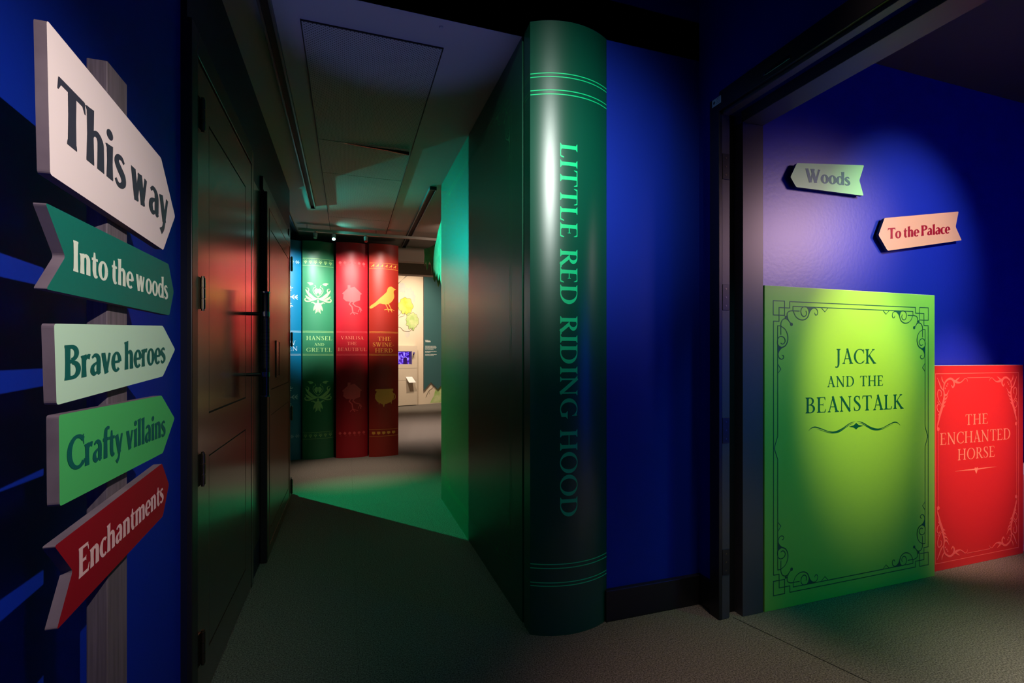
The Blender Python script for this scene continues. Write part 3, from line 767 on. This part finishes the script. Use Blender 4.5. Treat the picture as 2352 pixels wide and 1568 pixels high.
g = Ink(); a_ = acanthus(); mx, mt = .056, .052
FX0, FX1, FZ0, FZ1 = RX0+mx, RX1-mx, .05, RH-mt
g.path([(FX0, FZ0), (FX1, FZ0), (FX1, FZ1), (FX0, FZ1)], .0045, True)
for fx in (0, 1):
    for fy in (0, 1):
        g.add(a_, lambda x, y, fx=fx, fy=fy: (FX1-.006-x if fx else FX0+.006+x, FZ0+.006+y if fy else FZ1-.006-y))
for z in (FZ0+.030, FZ1-.030): g.line([(FX0+.315, z), (FX1-.315, z)], .004)
for x in (FX0+.024, FX1-.024): g.line([(x, FZ0+.36), (x, FZ1-.36)], .004)
link('border_print', g.mesh(fYm(RY), .0008), 'coral_ink', rc)
flat('pink_cover', (.85, .35, .38)); flat('pink_white', (.85, .78, .80))
pb = root('pink_book_cover', (4.85, 2.2, 0), 'low pink book cover with a pale top band at the right edge', 'book cover')
bm = bmesh.new(); box(bm, (4.556, 2.15, 0), (5.35, 2.2, .55), .0015); pc = link('panel', bm, 'pink_cover', pb)
bm = bmesh.new(); box(bm, (4.556, 2.148, .55), (5.35, 2.2, .62), .0015); link('top_band', bm, 'pink_white', pb)
g = Ink(); g.path([(4.60, .05), (5.30, .05), (5.30, .51), (4.60, .51)], .005, True)
link('border_print', g.mesh(fYm(2.15), .0008), 'redcov', pc)

# wall arrow signs
def wall_sign(name, label, pts, m, ink, txt, x0, x1, y0, h, sl, Y=2.215):
    c = (sum(p[0] for p in pts)/len(pts), Y, sum(p[1] for p in pts)/len(pts))
    r0 = root(name, c, label, 'sign')
    bm = bmesh.new(); plate(bm, round_poly(pts, .010), fYm(Y), 0, -.018, 0, 1); b = link('board', bm, [m, 'trimblk'], r0)
    inner = [(c[0]+(p[0]-c[0])*.86, c[2]+(p[1]-c[2])*.80) for p in pts]
    bm = bmesh.new(); plate(bm, inner, fYm(Y), -.018, -.0349, 0, 0); link('backing_block', bm, 'trimblk', r0)
    link('lettering', text(txt, x0, x1, y0, h, low, slope=sl, track=-.01).mesh(fYm(Y), .0008), ink, b)
flat('light_green_board', (.45, .95, .40), .45); flat('sage_ink', (.08, .26, .22)); flat('salmon_board', (.98, .38, .27), .45); flat('crimson_ink', (.42, .0, .02))
wall_sign('wall_sign', 'light green arrow sign pointing left on the blue gallery wall', [(2.4851,2.4625),(2.536,2.5517),(3.0931,2.608),(3.051,2.5067),(3.0892,2.4145),(2.5292,2.4079)],
          'light_green_board', 'sage_ink', 'Woods', 2.601, 2.972, 2.448, .080, .045)
wall_sign('wall_sign', 'salmon arrow sign pointing left, lower and tilted on the blue gallery wall', [(3.2214,2.1769),(3.2769,2.2908),(4.004,2.4016),(3.9719,2.2933),(4.0362,2.2049),(3.3048,2.082)],
          'salmon_board', 'crimson_ink', 'To the Palace', 3.305, 3.915, 2.157, .070, .143)

# ------------------------------------------------------------------ row of tall books at the end of the passage
flat('pale_gold', (.80, .78, .50)); flat('leaf_print', (.42, .72, .26), .5); flat('house_print', (.95, .09, .10), .5); flat('bird_print', (.95, .38, .06), .5)
flat('coral_print', (.92, .20, .13), .5); flat('ice_print', (.62, .80, .92), .5)
def rose(cx, cy, s):
    g = Ink()
    for k in (-1, 1):
        f = lambda pts: [(cx+k*x*s, cy+y*s) for x, y in pts]
        g.poly(f([(0,.36),(.05,.39),(.10,.37),(.14,.29),(.11,.20),(.05,.14),(.02,.22),(.03,.30)]))
        g.poly(f([(0,.18),(.02,.27),(.015,.34),(0,.36)]))
        g.poly(f([(.16,.55),(.20,.60),(.30,.62),(.40,.60),(.33,.56),(.30,.50),(.22,.52)]))
        g.curve(f([(.02,.06),(.12,.16),(.18,.28),(.16,.40),(.08,.44),(.12,.52)]), [.02*s]*3)
        g.curve(f([(.0,-.02),(.15,.0),(.28,.10),(.38,.22),(.46,.34)]), [.02*s,.10*s,.12*s,.08*s,.02*s])
        g.curve(f([(.05,-.05),(.22,-.07),(.36,-.0),(.46,.10)]), [.02*s,.07*s,.09*s,.02*s])
        g.curve(f([(.40,.18),(.34,.30),(.36,.38),(.44,.40)]), [.04*s,.04*s,.03*s,.01*s])
        g.curve(f([(.10,-.06),(.30,-.12),(.44,-.12),(.48,-.04),(.42,.0)]), [.03*s,.05*s,.05*s,.03*s,.02*s])
        g.curve(f([(.02,-.08),(.0,-.2),(.10,-.22),(.18,-.17),(.26,-.19)]), [.03*s,.05*s,.06*s,.05*s,.01*s])
        g.curve(f([(.0,-.20),(.08,-.30),(.14,-.42),(.16,-.50)]), [.10*s,.10*s,.06*s,.01*s])
        g.curve(f([(.0,-.30),(.05,-.42),(.06,-.52),(.10,-.60)]), [.10*s,.09*s,.06*s,.01*s])
    g.line([(cx, cy+.1*s), (cx, cy-.55*s)], [.02*s, .04*s, .02*s]); return g
def hut(cx, cy, s):
    g = Ink(); f = lambda pts: [(cx+x*s, cy+y*s) for x, y in pts]
    g.poly(f([(-.50,.10),(-.22,.38),(-.22,.55),(-.08,.55),(-.08,.42),(.12,.48),(.50,.12),(.42,.08),(.40,-.22),(.10,-.34),(-.30,-.30),(-.44,-.16),(-.42,.06)]))
    g.line(f([(-.05,-.28),(-.14,-.44),(.0,-.58),(.04,-.86)]), .06*s); g.line(f([(.12,-.30),(.04,-.42),(.18,-.54),(.38,-.60),(.46,-.70)]), .055*s)
    for p in ((.30,-.84),(.44,-.86),(.50,-.78)): g.line(f([(.40,-.62), p]), .035*s)
    for p in ((-.10,-.98),(.14,-1.0),(.30,-.94)): g.line(f([(.04,-.86), p]), .04*s)
    return g
def bird(cx, cy, s):
    g = Ink(); f = lambda pts: [(cx+x*s, cy+y*s) for x, y in pts]
    pts = spline([(.50,.40),(.40,.45),(.32,.50),(.22,.48),(.16,.40),(.12,.28),(0,.15),(-.16,0),(-.30,-.14),(-.50,-.30),(-.46,-.38),(-.28,-.28),(-.14,-.18),(.02,-.20),(.20,-.18),(.34,-.06),(.42,.10),(.40,.28),(.42,.36),(.50,.40)], 4)
    g.poly(f(pts[:-1]))
    for x in (.08, .20):
        g.line(f([(x, -.18), (x+.10, -.38)]), .03*s)
        for q in ((-.12,-.42),(.10,-.50),(.22,-.44)): g.line(f([(x+.10, -.38), (x+.05+q[0]*.8, q[1])]), .022*s)
    return g
def pot(cx, cy, s):
    g = Ink(); f = lambda pts: [(cx+x*s, cy+y*s) for x, y in pts]
    g.poly(f([(-.44,.40),(.40,.40),(.42,.32),(.36,.28),(.44,.12),(.44,-.06),(.32,-.24),(.06,-.34),(-.14,-.34),(-.36,-.22),(-.46,-.06),(-.46,.12),(-.38,.28),(-.46,.32)]))
    g.line(f([(-.06,-.30),(-.05,-.50)]), [.14*s, .01*s]); g.line(f([(-.28,-.26),(-.28,-.36)]), [.05*s,.01*s]); g.line(f([(.30,-.22),(.32,-.34)]), [.05*s,.01*s])
    g.curve(f([(.42,.18),(.50,.06),(.50,-.08),(.40,-.14)]), .035*s); return g
def flake(cx, cy, s, w=.06):
    g = Ink()
    for k in range(6):
        a = R(60*k); d = Vector((math.cos(a), math.sin(a))); c = Vector((cx, cy))
        g.line([c+d*.16*s, c+d*s], w*s)
        for t in (.55, .78):
            for q in (-1, 1):
                e = Vector((math.cos(a+q*R(42)), math.sin(a+q*R(42)))); g.line([c+d*t*s, c+d*t*s+e*.27*s], w*s)
        n1 = Vector((math.cos(a+R(60)), math.sin(a+R(60)))); g.line([c+d*.28*s, c+n1*.28*s], w*s*.8)
    return g
def tall_book(name, label, x0, x1, yL, yR, cm, im, title, motifs, rules, small, sagb=.05, H=2.97, tm=None, deep=.34):
    """standing spine seen as a shallow arc; prints live on the arc"""
    c = ((x0+x1)/2, (yL+yR)/2+.1, 0); r0 = root(name, c, label, 'book', 'giant books standing in a row at the end of the passage')
    W = x1-x0; sg_ = sagb; rr = ((W/2)**2+sg_**2)/(2*sg_)
    def f(x, z, o):                    # x measured from the centre line
        y = sg_-(rr-math.sqrt(rr*rr-x*x)); n = Vector((x/rr, -math.sqrt(1-(x/rr)**2)))
        yy = (yL+yR)/2+(yR-yL)*x/W-y
        return ((x0+x1)/2+x+n.x*o, yy+n.y*o, z)
    N = 20; pr = [f(-W/2+W*k/N, 0, 0) for k in range(N+1)]
    pr = [(p[0], p[1]) for p in pr]+[(x1, yR+.03), (x1-.018, yR+.035), (x1-.018, yR+deep), (x0+.018, yL+deep), (x0+.018, yL+.035), (x0, yL+.03)]
    bm = bmesh.new(); lo = [bm.verts.new((x, y, 0)) for x, y in pr]; hi = [bm.verts.new((x, y, H)) for x, y in pr]; n = len(pr)
    for k in range(n): fc = bm.faces.new((lo[k], lo[(k+1) % n], hi[(k+1) % n], hi[k])); fc.smooth = k < N
    bm.faces.new(lo[::-1]); bm.faces.new(hi)
    sp = link('spine', bm, cm, r0)
    for z in rules:
        g = Ink(); g.line([(-W/2+.004, z), (W/2-.004, z)], .004); link('gilt_rule', g.mesh(f, .001, .00003, .03), im, sp)
    for s, a, b, z, h in title: link('lettering', text(s, a-c[0], b-c[0], z, h, cap, .08).mesh(f, .001, .00003, .03), tm or im, sp)
    for mo in motifs: link('emblem_print', mo.mesh(f, .001, .00003, .03), im, sp)
    g = Ink()
    for mo in small: g.it += mo.it
    link('border_print', g.mesh(f, .001, .00003, .03), im, sp)
    return r0
M['bk_blue'] = mat('snowy_blue_spine', (.0, .17, .32), .42, spec=.45); M['bk_green'] = mat('damask_green_spine', (.03, .20, .09), .42, spec=.45)
M['bk_red'] = mat('scarlet_spine', (.50, .008, .02), .42, spec=.45); M['bk_orange'] = mat('russet_spine', (.42, .022, .012), .42, spec=.45)
R4 = (1.742, 1.728, 1.428, 1.414)
tall_book('giant_book', 'blue giant book with white snowflakes, partly hidden by the left door', -1.02, -.608, 7.19, 7.215, 'bk_blue', 'ice_print',
    [('THE', -.90, -.715, 1.633, .055), ('SNOW', -.935, -.675, 1.553, .057), ('QUEEN', -.955, -.655, 1.475, .058)],
    [flake(0, 2.20, .165), flake(0, .85, .165)], R4, [flake(-.16+.064*k, zz, .024, .1) for k in range(6) for zz in (2.675, .32)])
tall_book('giant_book', 'green giant book with a pale damask flower above and below its title', -.590, -.192, 7.165, 7.215, 'bk_green', 'leaf_print',
    [('HANSEL', -.538, -.215, 1.621, .054), ('AND', -.437, -.313, 1.545, .034), ('GRETEL', -.538, -.215, 1.462, .054)],
    [rose(-.0, 2.19, .345), rose(0, .85, .345)], R4+(2.728, 2.632, .366, .278), [rose(-.158+.063*k, zz, .045) for k in range(6) for zz in (2.68, .322)])
tall_book('giant_book', 'scarlet giant book with a red hut on chicken legs', -.160, .258, 7.125, 7.135, 'bk_red', 'house_print',
    [('VASILISA', -.096, .201, 1.634, .044), ('THE', -.012, .110, 1.555, .044), ('BEAUTIFUL', -.136, .241, 1.473, .046)],
    [hut(.0, 2.235, .262), hut(0, .895, .262)], R4, [hut(-.155+.062*k, zz, .042) for k in range(6) for zz in (2.685, .34)], tm='coral_print')
tall_book('giant_book', 'russet giant book with a golden bird above and a cauldron below', .272, .676, 7.07, 7.10, 'bk_orange', 'bird_print',
    [('THE', .391, .566, 1.617, .055), ('SWINE-', .325, .612, 1.537, .054), ('HERD', .356, .592, 1.453, .056)],
    [bird(-.01, 2.20, .36), pot(.012, .83, .285)], R4+(2.70, 2.622, .378, .285), [bird(-.15+.06*k, 2.662, .046) for k in range(6)]+[pot(-.14+.068*k, .33, .05) for k in range(5)])

# ------------------------------------------------------------------ end room: painted wall, banner, case, label
d_ = (Vector(P1)-Vector(P0)).normalized(); nn_ = Vector((d_.y, -d_.x))
def fE(u, v, o):                                  # u is world x on the first cream wall
    t = (u-P0[0])/d_.x; p = Vector(P0)+d_*t+nn_*o; return (p.x, p.y, v)
e_ = (Vector(P2)-Vector(P1)).normalized(); ne_ = Vector((e_.y, -e_.x))
def fE2(u, v, o):
    t = (u-P1[0])/e_.x; p = Vector(P1)+e_*t+ne_*o; return (p.x, p.y, v)
def blot(cx, cy, rx, ry, seed, n=72, amp=.12):
    rnd = random.Random(seed); ph = [(rnd.uniform(0, 6.28), rnd.randint(3, 13), rnd.uniform(.3, 1)) for _ in range(7)]; out = []
    for k in range(n):
        a = 2*math.pi*k/n; r = 1+amp*sum(w_*math.sin(m_*a+p_) for p_, m_, w_ in ph)/2.2
        out.append((cx+rx*r*math.cos(a), cy+ry*r*math.sin(a)))
    return out
M['wash1'] = mat('yellow_green_watercolour', (.42, .50, .03), .8, noise=((.62, .66, .20), 3, .35, .65, (1, 1, 1)))
M['wash2'] = mat('green_watercolour', (.30, .48, .12), .8, noise=((.60, .64, .34), 4, .35, .65, (1, 1, 1)))
M['wash3'] = mat('blue_grey_watercolour', (.52, .52, .50), .8, noise=((.64, .58, .50), 3, .4, .6, (1, 1, 1)))
flat('twig', (.12, .08, .06), .8); flat('grey_shape', (.20, .17, .15), .8)
mu = root('wall_mural', (1.6, 14.1, 2.4), 'watercolour trees and clouds painted on the cream wall at the end', 'mural')
for b0 in (blot(1.66, 3.1, .16, .26, 5, amp=.1), blot(1.45, 3.35, .10, .14, 8), blot(1.60, 2.05, .07, .12, 9)):
    g = Ink(); g.poly(b0); link('cloud_wash', g.mesh(fE, .002), 'wash3', mu)
g = Ink(); g.poly(blot(1.55, 2.83, .215, .24, 1)); link('tree_crown', g.mesh(fE, .004), 'wash1', mu)
g = Ink(); g.poly(blot(1.74, 2.42, .185, .24, 2)); link('tree_crown', g.mesh(fE, .005), 'wash2', mu)
g = Ink(); g.curve([(1.2, 2.2), (1.38, 2.22), (1.50, 2.12), (1.66, 2.12), (1.76, 2.22)], .010); g.curve([(1.3, 2.5), (1.40, 2.62), (1.44, 2.72)], .008); g.curve([(1.36, 2.5), (1.5, 2.56), (1.53, 2.68)], .008)
bl1 = blot(1.55, 2.83, .215, .24, 1); bl2 = blot(1.74, 2.42, .185, .24, 2)
g.line(bl1+[bl1[0]], .006); g.line(bl2+[bl2[0]], .006)
link('branch_line', g.mesh(fE, .007), 'twig', mu)
g = Ink(); g.poly([(1.2, 3.35), (1.44, 3.56), (1.70, 3.78), (1.64, 3.78), (1.34, 3.44), (1.2, 3.28)]); link('roof_shape', g.mesh(fE, .003), 'grey_shape', mu)
g = Ink(); g.poly(blot(1.42, .26, .10, .13, 4)); link('grass_wash', g.mesh(fE, .003), 'wash1', mu)
g = Ink(); g.poly([(2.28, .02), (2.40, .22), (2.46, .42), (2.58, .60), (3.0, .7), (3.0, .02)]); link('bush_wash', g.mesh(fE2, .003), 'wash2', mu)
g = Ink(); g.curve([(2.15, .20), (2.25, .38), (2.36, .46), (2.5, .64), (2.56, .76)], .012); g.curve([(2.25, .38), (2.27, .28)], .008); link('branch_line', g.mesh(fE2, .006), 'twig', mu)
# projecting wall unit with recessed violet case
wu = root('display_case', (1.35, 13.95, 0), 'cream wall unit with a small recessed case glowing violet', 'display case')
flat('unit_cream', (.64, .54, .43), .7)
UD = .16; u0, u1 = .9, 1.815
def eb(bm, u0_, u1_, z0, z1, o0, o1):
    c = [fE(u0_, z0, o0), fE(u1_, z0, o0), fE(u1_, z0, o1), fE(u0_, z0, o1)]
    lo = [bm.verts.new(p) for p in c]; hi = [bm.verts.new((p[0], p[1], z1)) for p in c]
    bm.faces.new(lo[::-1]); bm.faces.new(hi)
    for i in range(4): bm.faces.new((lo[i], lo[(i+1) % 4], hi[(i+1) % 4], hi[i]))
cu0, cu1, cz0, cz1 = 1.02, 1.66, 1.175, 1.545
bm = bmesh.new(); eb(bm, u0, u1, .02, cz0, .0005, UD); eb(bm, u0, u1, cz1, 1.70, .0005, UD); eb(bm, u0, cu0, cz0, cz1, .0005, UD); eb(bm, cu1, u1, cz0, cz1, .0005, UD)
link('housing', bm, 'unit_cream', wu)
bm = bmesh.new()
for z in (.72, 1.06): eb(bm, u0, u1, z, z+.006, UD-.001, UD+.0012)
pieces('panel_joint', bm, 'grey_shape', wu)
def case_mat():
    m = mat('violet_backlit_scene', (.05, .02, .3), .5); nt = m.node_tree; b = nt.nodes['Principled BSDF']
    gg = nt.nodes.new('ShaderNodeNewGeometry'); n = nt.nodes.new('ShaderNodeTexNoise'); n.inputs['Scale'].default_value = 16; n.inputs['Detail'].default_value = 8
    nt.links.new(gg.outputs['Position'], n.inputs['Vector']); r = nt.nodes.new('ShaderNodeValToRGB')
    r.color_ramp.elements[0].position = .42; r.color_ramp.elements[0].color = (.02, .0, .16, 1); r.color_ramp.elements[1].position = .62; r.color_ramp.elements[1].color = (.42, .30, 1, 1)
    e = r.color_ramp.elements.new(.5); e.color = (.10, .03, .75, 1)
    nt.links.new(n.outputs['Fac'], r.inputs[0]); nt.links.new(r.outputs[0], b.inputs['Emission Color']); b.inputs['Emission Strength'].default_value = 1.1
    return m
M['case'] = case_mat(); flat('violet_frame', (.10, .07, .25))
bm = bmesh.new(); eb(bm, cu0, cu1, cz0, cz1, .02, .03); link('backlit_scene', bm, 'case', wu)
bm = bmesh.new(); 
for x in (cu1-.03, cu0): eb(bm, x, x+.03, cz0, cz1, .03, UD+.004)
eb(bm, cu0, cu1, cz1-.025, cz1, .03, UD+.004); pieces('case_frame', bm, 'violet_frame', wu)
g = Ink()
for k in range(9):
    x = cu0+.06+k*.065; g.line([(x, cz0), (x+.01, cz0+.16+.06*math.sin(k*2.3))], [.012, .004])
    for j in range(4): g.line([(x, cz0+.04+j*.04), (x+(.03 if j % 2 else -.03), cz0+.07+j*.04)], .004)
g.poly([(1.46, cz0), (1.57, cz0), (1.57, cz0+.17), (1.52, cz0+.2), (1.46, cz0+.17)])
flat('violet_shadow', (.02, .0, .12)); link('paper_forest', g.mesh(fE, .045), 'violet_shadow', wu)
bm = bmesh.new(); cyl(bm, fE(1.70, 1.50, UD), fE(1.70, 1.50, UD+.05), .018, 12); cyl(bm, fE(1.70, 1.50, UD+.05), fE(1.66, 1.46, UD+.10), .024, 12); link('case_lamp', bm, 'violet_frame', wu)
# tilted white label holder under it
flat('label_white', (.85, .84, .84))
lh = root('label_holder', (1.58, 13.9, .75), 'small white tilted label holder on the cream wall unit', 'label holder')
bm = bmesh.new()
q = [fE(1.48, .82, UD+.004), fE(1.66, .82, UD+.004), fE(1.70, .67, UD+.16), fE(1.50, .67, UD+.16)]
a = [bm.verts.new(p) for p in q]; b = [bm.verts.new((p[0], p[1], p[2]-.012)) for p in q]
bm.faces.new(a); bm.faces.new(b[::-1])
for i in range(4): bm.faces.new((a[i], b[i], b[(i+1) % 4], a[(i+1) % 4]))
bmesh.ops.recalc_face_normals(bm, faces=bm.faces)
link('plate', bm, 'label_white', lh)
bm = bmesh.new(); eb(bm, 1.50, 1.64, .68, .78, UD+.002, UD+.02); link('bracket', bm, 'unit_cream', lh)
# banner
M['banner'] = mat('dark_teal_banner', (.035, .11, .12), .5)
flat('banner_white', (.8, .8, .76))
bn = root('banner', (2.4, 14.3, 2.0), 'dark teal hanging banner with white text and a notched foot', 'banner')
# built in its own plane a little in front of the second wall
by = Vector((2.085, 14.285)); be = e_; bnn = ne_
def fB(u, v, o):
    p = by+be*u+bnn*o; return (p.x, p.y, v)
bm = bmesh.new(); plate(bm, [(0, .40), (.235, .635), (.47, .42), (.70, .62), (.94, .40), (.94, 3.95), (0, 3.95)], fB, 0, -.03, 0, 1)
b_ = link('panel', bm, ['banner', 'grey_shape'], bn)
g = text('Villains', .045, .225, 1.815, .065, low); link('lettering', g.mesh(fB, .003), 'banner_white', b_)
g = Ink(); rnd = random.Random(3); z = 1.70
for blk in (4, 2, 2):
    for k in range(blk):
        x = .045; end = .045+(.38 if k < blk-1 else rnd.uniform(.15, .36))
        while x < end-.02:
            w_ = rnd.uniform(.02, .06); g.line([(x, z), (min(end, x+w_), z)], .012); x += w_+.009
        z -= .030
    z -= .034
link('body_text', g.mesh(fB, .003), 'banner_white', b_)

# ------------------------------------------------------------------ hanging painted foliage by the cover edge
M['leafcut'] = mat('green_watercolour_board', (.12, .40, .20), .6, noise=((.35, .55, .28), 9, .35, .65, (1, 1, 1)))
M['leafcut2'] = mat('olive_watercolour_board', (.45, .45, .16), .7, noise=((.28, .30, .10), 9, .35, .65, (1, 1, 1)))
lf = root('hanging_foliage', (.95, 5.3, 2.9), 'bright teal-lit foliage cutout hanging beside the far edge of the giant cover', 'foliage cutout')
pts = [(4.95, 2.86), (5.12, 2.90), (5.24, 2.84), (5.38, 2.80), (5.50, 2.72), (5.62, 2.66), (5.70, 2.56), (5.72, 2.44), (5.66, 2.36), (5.60, 2.40), (5.54, 2.30), (5.46, 2.34), (5.38, 2.24), (5.32, 2.30), (5.20, 2.16), (5.10, 2.26), (4.95, 2.22)]
bm = bmesh.new(); plate(bm, pts, lambda u, v, o: (.945-o, u, v), 0, -.012); link('board', bm, 'leafcut', lf)
bm = bmesh.new(); cyl(bm, (.951, 5.1, 2.88), (.951, 5.1, 3.084), .003, 8); link('wire', bm, 'chrome', lf)
lf2 = root('hanging_foliage', (.98, 5.95, 2.85), 'ragged olive foliage cutout hanging just behind the teal-lit one', 'foliage cutout')
pts = [(.87, 2.70), (.93, 2.72), (1.05, 2.80), (1.5, 2.85), (1.5, 2.3), (1.09, 2.40), (1.075, 2.31), (1.045, 2.25), (1.02, 2.36), (1.005, 2.31), (.985, 2.34), (.98, 2.45), (.965, 2.40), (.955, 2.52), (.935, 2.56), (.915, 2.46), (.905, 2.45), (.897, 2.56), (.885, 2.50), (.872, 2.53), (.878, 2.62)]
bm = bmesh.new(); plate(bm, pts, fYm(5.95), 0, -.012); link('board', bm, 'leafcut2', lf2)
bm = bmesh.new(); cyl(bm, (1.3, 5.956, 2.83), (1.3, 5.956, 3.084), .003, 8); link('wire', bm, 'chrome', lf2)
